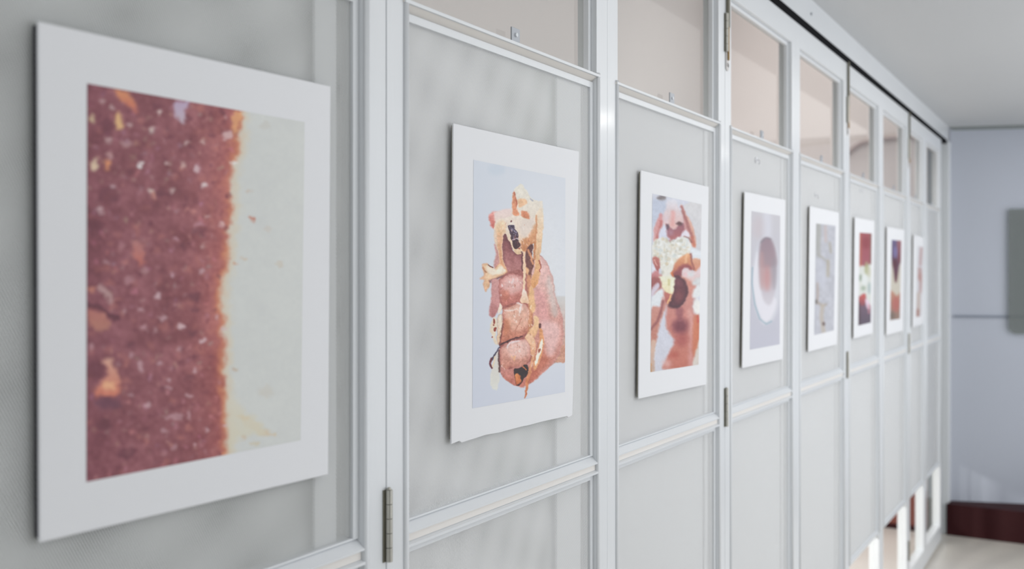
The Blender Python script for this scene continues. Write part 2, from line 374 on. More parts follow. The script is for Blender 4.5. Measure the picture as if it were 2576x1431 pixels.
class Canvas:
    def __init__(s, X, Y, bg):
        s.X, s.Y = X, Y; s.sm = 1.0; s.X0, s.Y0 = X, Y; s.C = np.tile(np.array(bg, float), (len(X), 1)); s.o = (0, 0); s.k = 1.0
    def warp(s, amp, sc, sm=1.0):
        s.sm = sm
        s.X = s.X0+amp*(vnoise(s.X0, s.Y0, sc, 51)-.5)*2+amp*.5*(vnoise(s.X0, s.Y0, sc*.4, 52)-.5)*2
        s.Y = s.Y0+amp*(vnoise(s.X0, s.Y0, sc, 53)-.5)*2+amp*.5*(vnoise(s.X0, s.Y0, sc*.4, 54)-.5)*2
    def finish(s, sat, tex=0, bgc=None, gain=1.0, con=0):
        if tex:
            n = (vnoise(s.X0, s.Y0, 4.5, 61)+vnoise(s.X0, s.Y0, 2.2, 62)*.8+vnoise(s.X0, s.Y0, 11, 63)-1.4)
            m = 1.0 if bgc is None else np.clip(np.abs(s.C-np.array(bgc, float)).sum(1)/60-.3, 0, 1)
            s.C = s.C+(n*m*tex)[:, None]
            if con: s.C = s.C+(s.C-190)*(np.broadcast_to(m, n.shape)*con)[:, None]
        g = s.C.mean(1, keepdims=True); s.C = (g+(s.C-g)*sat)*gain
    def frame(s, ox, oy, k): s.o = (ox, oy); s.k = k; return s
    def pt(s, p): p = np.array(p, float); return np.stack([s.o[0]+p[..., 0]/s.k, s.o[1]+p[..., 1]/s.k], -1)
    def mixin(s, idx, a, col):
        s.C[idx] = s.C[idx]*(1-a[:, None])+col*a[:, None]
    def poly(s, pts, c, c2=None, soft=1.5, rim=None, rw=5, op=1.0, sm=True, nz=0, side=None):
        soft = soft*s.sm
        P = s.pt(pts)
        if sm: P = smooth_poly(P)
        lo = P.min(0)-soft*2; hi = P.max(0)+soft*2
        idx = np.where((s.X > lo[0]) & (s.X < hi[0]) & (s.Y > lo[1]) & (s.Y < hi[1]))[0]
        if not len(idx): return
        x, y = s.X[idx], s.Y[idx]; dm = np.full(len(idx), 1e9); ins = np.zeros(len(idx), bool)
        for i in range(len(P)):
            ax, ay = P[i-1]; bx, by = P[i]; ex, ey = bx-ax, by-ay
            t = np.clip(((x-ax)*ex+(y-ay)*ey)/(ex*ex+ey*ey+1e-9), 0, 1)
            dm = np.minimum(dm, np.hypot(x-ax-t*ex, y-ay-t*ey))
            if ay != by:
                ins ^= ((ay > y) != (by > y)) & (x < ex*(y-ay)/(by-ay)+ax)
        sd = np.where(ins, dm, -dm); a = np.clip(sd/(2*soft)+.5, 0, 1); a = a*a*(3-2*a)*op
        col = np.tile(np.array(c, float), (len(idx), 1))
        if c2 is not None:
            if side: t = (x-P[:, 0].min())/(np.ptp(P[:, 0])+1e-6)
            else: t = (y-P[:, 1].min())/(np.ptp(P[:, 1])+1e-6)
            t = np.clip(t, 0, 1)[:, None]; col = col*(1-t)+np.array(c2, float)*t
        if rim is not None:
            r = np.exp(-np.maximum(sd, 0)/rw)[:, None]; col = col*(1-r)+np.array(rim, float)*r
        if nz:
            n = (vnoise(x, y, 6, 3)+vnoise(x, y, 2.6, 9)-1)[:, None]*nz; col = col+n
        s.mixin(idx, a, col)
    def ell(s, c, r, col, soft=2, op=1.0, rot=0, **k):
        s.poly([(c[0]+r[0]*math.cos(t)*math.cos(rot)-r[1]*math.sin(t)*math.sin(rot), c[1]+r[0]*math.cos(t)*math.sin(rot)+r[1]*math.sin(t)*math.cos(rot))
                for t in np.linspace(0, 2*math.pi, 20, endpoint=False)], col, soft=soft, op=op, sm=False, **k)
    def line(s, pts, w, col, soft=1.2, op=1.0, w2=None):
        soft = soft*s.sm
        P = s.pt(pts); w = w/s.k; w2 = w if w2 is None else w2/s.k; m = max(w, w2)+soft*2
        idx = np.where((s.X > P[:, 0].min()-m) & (s.X < P[:, 0].max()+m) & (s.Y > P[:, 1].min()-m) & (s.Y < P[:, 1].max()+m))[0]
        if not len(idx): return
        x, y = s.X[idx], s.Y[idx]; a = np.zeros(len(idx)); n = len(P)-1
        for i in range(n):
            ax, ay = P[i]; bx, by = P[i+1]; ex, ey = bx-ax, by-ay
            t = np.clip(((x-ax)*ex+(y-ay)*ey)/(ex*ex+ey*ey+1e-9), 0, 1)
            ww = (w+(w2-w)*(i+t)/n)/2
            a = np.maximum(a, np.clip((ww-np.hypot(x-ax-t*ex, y-ay-t*ey))/(2*soft)+.5, 0, 1))
        a = a*a*(3-2*a)*op; s.mixin(idx, a, np.array(col, float))

def paint1(c):
    X, Y = c.X, c.Y
    by = [200, 287, 345, 389, 454, 527, 592, 672, 700, 811, 922, 1033, 1141, 1230]; bx = [611, 607, 600, 592, 578, 585, 571, 567, 559, 561, 561, 570, 574, 574]
    B = np.interp(Y, by, bx)+(vnoise(X, Y, 26, 1)-.5)*12+(vnoise(X, Y, 11, 2)-.5)*10+(vnoise(X, Y, 5, 4)-.5)*4
    d = B-X
    mott = (vnoise(X, Y, 60, 5)-.5)*26+(vnoise(X, Y, 22, 6)-.5)*18+(vnoise(X, Y, 10, 7)-.5)*20+(vnoise(X, Y, 6, 8)-.5)*12
    red = np.stack([126+mott*.9, 75+mott*.85, 82+mott*.85], -1)
    warm = np.stack([168+mott*.8, 96+mott*.8, 88+mott*.6], -1)
    t = np.exp(-np.maximum(d, 0)/60)[:, None]; red = red*(1-t*.85)+warm*t*.85
    lft = np.clip((330-X)/110, 0, 1)[:, None]*np.array([10, 10, 8]); red = red-lft
    cream = np.stack([197+mott*.12, 199+mott*.12, 196+mott*.1], -1)
    orange = np.array([208, 142, 96.])
    o = np.exp(-((d-4)/11.0)**2)[:, None]*np.clip(.35+vnoise(X, Y, 30, 12), 0, 1)[:, None]*.5
    ye = np.exp(-((d+12)/12.0)**2)[:, None]*.45
    a = np.clip(d/15+.5, 0, 1)[:, None]
    c.C[:] = red*a+cream*(1-a)
    c.C[:] = c.C*(1-ye)+np.array([205, 192, 168.])*ye
    c.C[:] = c.C*(1-o)+orange*o
    r = np.random.RandomState(7); c.frame(0, 0, 1); c.warp(5, 11, 1.3)
    for k in range(700):     # sugar specks and pits
        y = r.uniform(215, 1205); bxk = np.interp(y, by, bx); x = r.uniform(222, bxk-6)
        q = r.rand()
        if q < .62: c.ell((x, y), (r.uniform(2.5, 6), r.uniform(2.5, 7)), (176+r.uniform(-20, 30), 140+r.uniform(-20, 20), 146+r.uniform(-20, 18)), soft=3.5, op=r.uniform(.12, .5))
        elif q < .86: c.ell((x, y), (r.uniform(3, 8), r.uniform(3, 7)), (96, 46, 58), soft=4, op=r.uniform(.25, .7))
        else: c.ell((x, y), (r.uniform(5, 12), r.uniform(5, 12)), (182, 120, 108), soft=5, op=r.uniform(.15, .45))
    c.frame(200, 200, 2.752)
    W_ = (214, 204, 196)
    for (x, y, rx, ry, col, op) in [(155, 150, 16, 20, W_, .5), (220, 190, 18, 14, W_, .6), (90, 270, 28, 34, (200, 185, 150), .8), (545, 230, 20, 20, W_, .85), (340, 315, 24, 20, W_, .6),
        (495, 350, 22, 18, W_, .75), (195, 420, 38, 22, (190, 168, 165), .75), (320, 445, 50, 22, (186, 160, 158), .6), (100, 590, 34, 54, (216, 200, 170), .85), (190, 590, 26, 54, (214, 150, 105), .8), (215, 525, 32, 30, (200, 170, 165), .6),
        (415, 595, 28, 24, (226, 226, 224), .95), (600, 575, 20, 18, W_, .7), (725, 600, 22, 18, W_, .6), (815, 615, 28, 26, (206, 186, 190), .8), (230, 745, 26, 22, (208, 196, 196), .8), (490, 770, 26, 22, (210, 200, 190), .8),
        (870, 735, 24, 18, (215, 205, 205), .9), (635, 770, 22, 16, W_, .6), (140, 900, 24, 30, (200, 180, 180), .7), (885, 945, 20, 14, W_, .6), (745, 435, 22, 20, W_, .6), (855, 430, 18, 16, W_, .6), (1020, 380, 44, 40, (206, 180, 180), .8),
        (1070, 580, 24, 22, (220, 222, 220), .9), (980, 1000, 26, 22, (214, 190, 190), .7), (820, 1000, 36, 22, (190, 150, 160), .6), (665, 1105, 26, 18, (186, 150, 160), .7), (860, 1160, 20, 22, W_, .5), (640, 1350, 24, 28, (205, 180, 190), .7),
        (845, 1325, 28, 26, (190, 165, 170), .7), (180, 1265, 22, 18, (190, 160, 165), .6), (290, 1155, 26, 26, (170, 125, 130), .6), (460, 1330, 30, 28, (190, 160, 160), .5), (340, 1390, 36, 30, (176, 140, 145), .5), (740, 900, 26, 18, (196, 140, 130), .5), (790, 905, 26, 26, (196, 140, 130), .6)]:
        c.ell((x, y), (rx*.8, ry*.8), col, soft=4, op=op)
    for (x, y, rx, ry) in [(735, 865, 24, 20), (565, 785, 36, 26), (830, 1060, 34, 26), (710, 1150, 24, 20), (420, 540, 26, 20), (540, 180, 40, 26), (200, 800, 80, 60), (100, 1020, 50, 60), (750, 270, 24, 26), (190, 330, 50, 60)]:
        c.ell((x, y), (rx, ry), (92, 44, 56), soft=6, op=.6)
    c.poly([(240, 80), (330, 85), (370, 140), (400, 220), (340, 190), (270, 130)], (214, 150, 105), (190, 110, 90), soft=6, op=.85)
    c.poly([(240, 240), (270, 225), (300, 290), (270, 350), (245, 310)], (216, 180, 130), soft=5, op=.9)
    c.poly([(665, 150), (755, 150), (730, 230), (715, 300), (680, 280), (660, 210)], (180, 165, 190), (190, 180, 190), soft=5, op=.9)
    c.poly([(360, 1130), (420, 1110), (450, 1180), (440, 1280), (390, 1250)], (178, 128, 124), (186, 110, 96), soft=6, op=.8)
    c.poly([(1060, 240), (1120, 240), (1100, 350), (1060, 370)], (220, 170, 120), soft=5, op=.7)
    for (x, y, rx, ry, col, op) in [(1165, 780, 24, 12, (184, 160, 140), .5), (1195, 965, 12, 12, (176, 110, 90), .9), (1075, 1275, 22, 9, (190, 140, 110), .8), (1140, 1240, 20, 10, (190, 165, 140), .5), (1385, 1275, 28, 18, (190, 180, 165), .5), (1290, 320, 40, 30, (185, 182, 174), .4), (1300, 1030, 30, 20, (190, 180, 170), .4)]:
        c.ell((x, y), (rx, ry), col, soft=3, op=op)
    c.frame(200, 700, 2.7)
    c.line([(50, 175), (130, 205), (190, 240), (255, 275)], 34, (84, 38, 50), soft=4, op=.85)
    c.line([(140, 60), (185, 100), (215, 150)], 36, (190, 165, 160), soft=5, op=.7)
    c.ell((80, 75), (40, 18), (200, 140, 115), soft=5, op=.7); c.poly([(60, 200), (150, 240), (210, 300), (170, 360), (90, 340), (55, 280)], (178, 116, 104), (180, 130, 110), soft=6, op=.75)
    c.poly([(160, 560), (215, 540), (240, 600), (280, 720), (250, 790), (150, 800), (100, 770), (140, 700), (190, 650)], (210, 170, 150), (205, 125, 100), soft=6, op=.85)
    c.ell((200, 725), (44, 26), (226, 180, 140), soft=6, op=.8); c.ell((110, 620), (60, 60), (88, 40, 52), soft=7, op=.6); c.ell((190, 850), (90, 40), (92, 56, 74), soft=8, op=.6)
    for (x, y, rx, ry, op) in [(530, 118, 24, 20, .9), (300, 215, 18, 20, .5), (415, 215, 22, 22, .6), (560, 265, 36, 26, .6), (695, 330, 26, 26, .9), (835, 420, 26, 24, .9), (970, 345, 20, 16, .8), (930, 265, 18, 20, .7), (440, 340, 26, 22, .5), (520, 350, 18, 22, .5),
        (350, 520, 20, 22, .5), (415, 600, 24, 44, .6), (540, 575, 20, 18, .6), (780, 625, 22, 16, .8), (600, 690, 16, 14, .8), (605, 742, 30, 14, .6), (740, 795, 34, 14, .7), (345, 790, 20, 24, .6), (465, 855, 26, 20, .7), (640, 940, 70, 22, .5),
        (735, 930, 20, 30, .6), (575, 1040, 24, 26, .5), (870, 1030, 22, 20, .7), (785, 1135, 18, 14, .7), (640, 1140, 28, 18, .5), (80, 460, 24, 30, .5), (680, 490, 30, 22, .5), (980, 1000, 18, 18, .8)]:
        c.ell((x, y), (rx*.8, ry*.8), (200, 176, 180), soft=4, op=op)
    for (x, y, rx, ry) in [(345, 455, 36, 26), (770, 375, 26, 20), (560, 750, 30, 24), (740, 670, 36, 24), (770, 130, 44, 30), (785, 205, 28, 18), (310, 1190, 60, 40), (170, 990, 50, 40)]:
        c.ell((x, y), (rx, ry), (90, 44, 56), soft=6, op=.6)
    c.poly([(1080, 950), (1120, 925), (1180, 960), (1230, 1010), (1320, 1050), (1310, 1070), (1220, 1060), (1150, 1010)], (196, 178, 150), soft=4, op=.7)
    c.ell((1110, 945), (32, 14), (196, 150, 90), soft=4, op=.7); c.ell((1110, 1080), (20, 12), (186, 158, 130), soft=3, op=.6); c.ell((1190, 1120), (30, 14), (190, 178, 150), soft=4, op=.6)
    c.ell((1055, 625), (12, 12), (180, 160, 140), soft=3, op=.7); c.ell((1270, 770), (50, 40), (190, 184, 172), soft=7, op=.4)
    c.poly([(1010, 820), (1080, 840), (1120, 900), (1200, 950), (1250, 1040), (1150, 1070), (1060, 1100), (1010, 1180)], (204, 200, 186), (200, 196, 176), soft=9, op=.8)
    c.finish(1.12, 0, None, 1.05)

def paint2(c):
    X, Y = c.X, c.Y; t = ((Y-400)/630)[:, None]; u = ((X-1190)/230)[:, None]
    c.C[:] = np.array([204, 210, 219.])*(1-t)+np.array([200, 205, 217.])*t
    m = np.exp(-((u-.75)/.5)**2-((t-.45)/.4)**2); c.C[:] = c.C*(1-m)+np.array([217, 219, 222.])*m
    A = lambda: c.frame(1170, 400, 4.207)
    B = lambda: c.frame(1170, 680, 3.974)
    c.warp(1.5, 8, 1.1)
    A(); c.ell((330, 110), (90, 60), (192, 203, 214), soft=8, op=.6)
    # wrist and forearm
    B(); c.poly([(880, 250), (1010, 262), (1010, 915), (880, 925)], (204, 203, 201), (190, 140, 122), soft=2.5, sm=False)
    c.poly([(920, 760), (1010, 740), (1010, 912), (890, 915)], (196, 146, 126), (200, 158, 136), soft=4, sm=False, op=.8)
    # back of the hand
    c.poly([(700, -140), (800, -100), (870, 60), (905, 260), (965, 440), (985, 620), (950, 810), (880, 930), (760, 1040), (650, 1130), (540, 1160), (520, 900), (560, 300)],
           (222, 192, 188), (190, 122, 104), soft=2, rim=(196, 150, 144), rw=4, nz=10)
    c.poly([(850, 60), (905, 260), (930, 420), (880, 460), (840, 300), (815, 130)], (204, 194, 188), soft=7, op=.7)
    c.poly([(700, 200), (790, 240), (840, 500), (800, 560), (730, 470), (700, 330)], (212, 160, 158), soft=8, op=.75)
    c.poly([(720, 780), (800, 740), (830, 900), (740, 1010), (660, 1080), (620, 1000)], (190, 118, 96), soft=8, op=.7)
    c.poly([(760, 520), (900, 520), (950, 620), (900, 820), (820, 850), (780, 700)], (224, 194, 192), soft=9, op=.7)
    # pink finger tip behind and top of the palm
    A(); c.poly([(248, 590), (290, 560), (350, 560), (380, 640), (340, 700), (305, 745), (265, 690)], (218, 160, 152), (196, 110, 100), soft=3)
    c.poly([(310, 565), (430, 530), (540, 540), (580, 640), (440, 700), (330, 700), (310, 640)], (226, 206, 202), (222, 204, 190), soft=3)
    # palm cavity
    c.poly([(390, 790), (450, 800), (520, 980), (600, 990), (650, 1080), (640, 1260), (560, 1250), (440, 1215), (398, 1100)], (112, 66, 72), (178, 124, 120), soft=1.5)
    c.poly([(420, 880), (500, 1000), (590, 1050), (590, 1190), (470, 1190), (425, 1090)], (146, 92, 94), (186, 134, 130), soft=5)
    # left finger edge
    c.poly([(310, 900), (345, 960), (365, 1090), (350, 1180), (300, 1140), (322, 1010)], (200, 150, 146), (206, 160, 154), soft=2.5)
    # cream body
    c.poly([(305, 700), (330, 650), (400, 630), (520, 600), (640, 620), (745, 590), (765, 700), (755, 850), (700, 900), (640, 990), (600, 960), (560, 1000), (530, 960), (460, 830), (425, 790), (400, 815), (392, 900), (400, 1060), (445, 1205), (400, 1215), (365, 1120), (352, 1000), (318, 900), (302, 800)],
           (228, 216, 204), (214, 176, 142), soft=1.6, nz=8)
    c.poly([(335, 800), (390, 800), (385, 960), (395, 1090), (430, 1200), (375, 1120), (355, 980)], (222, 176, 140), (206, 140, 104), soft=3, op=.75)
    c.poly([(320, 690), (400, 650), (430, 740), (380, 800), (330, 780)], (232, 210, 180), (220, 180, 140), soft=5, op=.8)
    c.poly([(590, 870), (660, 820), (745, 690), (758, 830), (700, 890), (640, 985), (600, 960)], (216, 170, 132), (200, 142, 104), soft=4)
    c.poly([(600, 640), (720, 640), (700, 760), (620, 830), (570, 770)], (220, 206, 196), soft=8, op=.8)
    # banana like crest
    c.poly([(498, 590), (500, 470), (508, 345), (545, 300), (590, 262), (640, 320), (690, 400), (760, 440), (815, 450), (822, 560), (790, 620), (745, 640), (700, 610), (620, 640), (560, 610)], (222, 218, 206), (224, 212, 198), soft=1.6, nz=6)
    c.poly([(512, 335), (530, 400), (555, 440), (545, 520), (570, 595), (510, 590), (500, 480)], (204, 146, 118), (214, 150, 116), soft=2)
    c.poly([(560, 430), (610, 420), (650, 440), (640, 480), (570, 505)], (222, 184, 150), soft=2.5)
    c.poly([(590, 560), (640, 550), (680, 590), (670, 635), (600, 605)], (206, 140, 108), soft=3)
    c.line([(690, 420), (715, 440)], 16, (160, 165, 180), soft=1.5, op=.7)
    c.line([(515, 350), (545, 440), (540, 500)], 10, (176, 96, 76), soft=1.2, op=.7)
    # right hand strand
    c.poly([(742, 600), (800, 520), (826, 600), (822, 760), (800, 940), (790, 1080), (792, 1190), (765, 1320), (720, 1365), (690, 1290), (730, 1180), (745, 1020), (742, 860), (755, 720)], (226, 212, 192), (214, 160, 112), soft=2)
    c.line([(750, 600), (758, 720), (742, 900), (735, 1060)], 16, (196, 132, 92), soft=2, op=.7)
    c.line([(780, 1075), (795, 1130), (793, 1195)], 9, (150, 60, 50), soft=1.2, op=.8)
    c.poly([(640, 985), (690, 900), (722, 930), (700, 1040), (735, 1080), (705, 1180), (690, 1260), (650, 1170), (645, 1070)], (104, 64, 62), (130, 84, 74), soft=2)
    c.line([(670, 960), (700, 1060), (720, 1110)], 22, (206, 150, 116), soft=2)
    c.line([(700, 890), (740, 880), (735, 960), (725, 1060)], 20, (198, 140, 100), soft=2)
    c.poly([(635, 1150), (665, 1160), (670, 1210), (645, 1240), (690, 1290), (690, 1400), (640, 1400), (630, 1260)], (218, 176, 136), (200, 140, 110), soft=2)
    # chocolate piece with cream edge
    c.poly([(430, 750), (455, 690), (485, 655), (520, 690), (560, 760), (580, 850), (580, 920), (610, 970), (590, 1005), (535, 1000), (510, 950), (470, 880), (442, 820)], (226, 216, 206), (224, 196, 162), soft=1)
    c.poly([(452, 715), (505, 700), (530, 745), (560, 800), (560, 850), (582, 905), (545, 955), (515, 935), (495, 880), (475, 800)], (82, 68, 92), (78, 38, 42), soft=1)
    r = np.random.RandomState(3)
    for k in range(70):
        y = r.uniform(720, 940); x = 455+(y-715)*.42+r.uniform(4, 62); c.ell((x, y), (r.uniform(2.5, 6), r.uniform(2.5, 6)), (170, 168, 188) if y < 850 else (150, 100, 95), soft=.7, op=r.uniform(.3, .9))
    c.line([(500, 860), (545, 835), (560, 850)], 9, (205, 185, 190), soft=1)
    c.ell((487, 663), (9, 9), (130, 80, 80), soft=1); c.ell((575, 945), (10, 7), (170, 90, 70), soft=1)
    c.line([(600, 985), (606, 1100), (604, 1300)], 14, (96, 58, 62), soft=2, op=.8)
    # left splash
    c.poly([(178, 1130), (215, 1105), (260, 1120), (305, 1165), (350, 1105), (385, 1110), (440, 1185), (430, 1215), (370, 1240), (300, 1275), (262, 1290), (245, 1360), (215, 1405), (190, 1330), (205, 1280), (150, 1265), (200, 1225)], (228, 204, 176), (220, 184, 150), soft=2.5, rim=(206, 150, 112), rw=2.5)
    c.poly([(230, 1130), (330, 1170), (380, 1130), (420, 1190), (300, 1225), (240, 1200)], (234, 222, 206), soft=3, op=.85)
    c.line([(250, 1118), (290, 1150)], 11, (110, 52, 48), soft=1); c.line([(185, 1150), (220, 1200)], 12, (180, 120, 90), soft=1.5, op=.7)
    c.line([(265, 1295), (330, 1270), (400, 1235)], 22, (120, 72, 74), soft=2.5, op=.8)
    # first finger
    B(); c.poly([(280, 200), (420, 20), (620, 40), (670, 400), (690, 900), (600, 1150), (400, 1080), (345, 900), (345, 720), (385, 420), (330, 380)], (168, 112, 106), (150, 90, 82), soft=2)
    B(); c.poly([(262, 110), (330, 95), (360, 200), (350, 350), (300, 460), (265, 470), (236, 410), (260, 280)], (206, 160, 156), (184, 128, 126), soft=2.5)
    c.poly([(335, 120), (390, 60), (470, 32), (560, 55), (610, 130), (600, 230), (560, 310), (470, 330), (385, 362), (345, 290)], (214, 170, 164), (186, 116, 104), soft=1.5, rim=(172, 108, 102), rw=3, nz=14)
    c.poly([(400, 100), (480, 60), (550, 110), (550, 190), (460, 230), (380, 180)], (222, 184, 178), soft=7, op=.8)
    c.poly([(360, 210), (430, 200), (440, 270), (390, 300)], (196, 128, 108), soft=5, op=.7)
    for (x, y) in ((470, 120), (365, 150), (480, 95), (355, 250)): c.ell((x, y), (7, 14), (236, 220, 218), soft=1.5, op=.8)
    # second finger
    c.poly([(368, 400), (420, 365), (500, 340), (570, 325), (640, 370), (665, 470), (650, 580), (575, 650), (480, 690), (400, 715), (350, 740), (372, 600), (385, 500)], (220, 182, 170), (190, 122, 98), soft=1.5, rim=(176, 108, 96), rw=2.5, nz=14)
    c.poly([(420, 400), (540, 360), (620, 420), (620, 540), (520, 600), (430, 560)], (222, 180, 160), soft=7, op=.7)
    c.poly([(380, 500), (440, 500), (440, 620), (385, 640)], (196, 128, 96), soft=5, op=.6)
    c.line([(560, 480), (530, 540), (500, 600)], 8, (188, 124, 106), soft=1.2, op=.8); c.line([(520, 330), (560, 340), (545, 420)], 20, (238, 226, 222), soft=2, op=.8)
    c.line([(400, 400), (480, 395), (520, 380)], 12, (238, 224, 218), soft=2, op=.7)
    # third finger
    c.poly([(350, 770), (430, 715), (540, 690), (620, 690), (660, 760), (655, 880), (600, 950), (500, 975), (440, 980), (420, 1060), (380, 1050), (340, 960), (345, 860)], (216, 176, 166), (190, 128, 108), soft=1.5, rim=(172, 106, 98), rw=3, nz=14)
    c.poly([(430, 740), (560, 700), (630, 750), (600, 850), (480, 880), (430, 830)], (224, 190, 180), soft=6, op=.75)
    c.line([(420, 770), (440, 725), (540, 700)], 16, (234, 222, 224), soft=2, op=.8); c.line([(470, 860), (490, 900), (500, 860)], 10, (224, 176, 130), soft=1.5, op=.8)
    c.poly([(345, 960), (430, 990), (500, 960), (600, 950), (680, 900), (690, 1050), (600, 1150), (510, 1155), (430, 1110), (370, 1060)], (196, 146, 140), (196, 126, 110), soft=2)
    c.poly([(640, 960), (700, 980), (740, 1040), (650, 1130), (620, 1100)], (186, 112, 92), soft=4, op=.8)
    c.line([(345, 745), (430, 705), (500, 680), (570, 660)], 16, (84, 46, 48), soft=1.5, w2=10)
    c.poly([(490, 985), (540, 975), (590, 945), (630, 960), (615, 1050), (565, 1110), (535, 1150), (505, 1140), (495, 1060)], (58, 34, 36), soft=1.5)
    c.poly([(500, 1040), (535, 1030), (560, 1090), (540, 1130), (505, 1140)], (216, 148, 96), (190, 110, 70), soft=2); c.line([(575, 960), (605, 990)], 14, (200, 130, 90), soft=1.5)
    # caramel running down
    c.line([(635, 60), (640, 250), (660, 420), (640, 620)], 40, (206, 150, 112), soft=3, op=.8)
    c.poly([(640, 180), (680, 170), (695, 320), (700, 400), (660, 420), (640, 320)], (222, 182, 140), soft=2.5)
    c.poly([(690, 460), (730, 470), (740, 560), (710, 640), (650, 700), (600, 680), (640, 600), (680, 540)], (228, 196, 158), (216, 170, 130), soft=2.5)
    c.poly([(600, 660), (660, 640), (700, 720), (700, 840), (670, 960), (655, 1040), (635, 1100), (620, 1220), (600, 1275), (592, 1265), (605, 1150), (615, 1050), (650, 940), (660, 840), (640, 740)], (226, 190, 160), (198, 120, 80), soft=1.8)
    c.poly([(745, 560), (785, 650), (775, 800), (735, 930), (690, 1000), (680, 940), (720, 820), (740, 700)], (210, 152, 108), (216, 160, 120), soft=2)
    c.poly([(765, 680), (772, 760), (740, 860), (705, 950), (700, 890), (730, 790)], (240, 226, 212), soft=1.5)
    c.ell((740, 800), (9, 22), (150, 84, 66), soft=1.5, rot=.3); c.ell((752, 555), (12, 26), (96, 56, 56), soft=2)
    # thin drip
    A(); c.line([(622, 985), (628, 1100), (624, 1250), (618, 1420)], 24, (230, 200, 172), soft=1.3)
    B(); c.line([(588, -60), (590, 60), (585, 200)], 24, (230, 202, 174), soft=1.3)
    c.poly([(578, 190), (600, 190), (625, 260), (640, 320), (600, 330), (550, 315), (560, 260)], (238, 222, 212), (226, 190, 160), soft=1.6)
    # left peels
    c.poly([(270, 500), (310, 470), (320, 560), (300, 640), (320, 740), (290, 720), (262, 640), (240, 600)], (222, 206, 184), soft=2)
    for (x, y, a, b) in ((290, 510, 10, 24), (298, 590, 12, 20), (268, 668, 7, 7), (285, 545, 8, 10)): c.ell((x, y), (a, b), (150, 70, 56), soft=1)
    c.poly([(325, 470), (370, 440), (372, 560), (350, 680), (335, 745), (315, 700), (322, 580)], (230, 222, 208), (220, 190, 160), soft=1.5, rim=(190, 150, 124), rw=1.5)
    c.poly([(345, 330), (365, 370), (350, 420), (330, 430)], (230, 216, 200), soft=1.5); c.line([(372, 540), (360, 640), (345, 745)], 12, (120, 66, 60), soft=1.5, op=.8)
    c.poly([(340, 770), (330, 900), (350, 1000), (322, 1180), (300, 1190), (262, 1170), (248, 1060), (275, 960), (290, 860)], (212, 204, 196), (216, 216, 208), soft=1.8)
    c.line([(340, 768), (300, 830), (262, 890)], 14, (72, 62, 86), soft=1.2); c.line([(262, 880), (250, 930), (268, 975)], 18, (110, 52, 62), soft=1.5)
    c.line([(338, 800), (332, 900), (345, 1010)], 16, (98, 62, 62), soft=1.8); c.line([(290, 860), (280, 960)], 10, (226, 204, 170), soft=1.5)
    r = np.random.RandomState(11)
    for (cx_, cy_, rx_, ry_, n_) in ((470, 120, 90, 60, 16), (510, 430, 110, 80, 18), (520, 760, 110, 70, 18), (640, 560, 40, 200, 14), (690, 820, 50, 130, 12), (400, 960, 50, 80, 8), (440, -440, 140, 60, 10), (600, -300, 90, 160, 12), (345, 560, 20, 90, 8)):
        for k in range(n_):
            x = r.normal(cx_, rx_*.5); y = r.normal(cy_, ry_*.5); an = r.uniform(-.6, .6)+1.3
            L = r.uniform(8, 26)
            cl = (240, 230, 224) if r.rand() < .6 else (176, 112, 92)
            c.line([(x, y), (x+L*math.cos(an), y+L*math.sin(an))], r.uniform(4, 9), cl, soft=1.1, op=r.uniform(.25, .7))
    c.finish(.98, 16, (202, 206, 217), 1.0, .2)

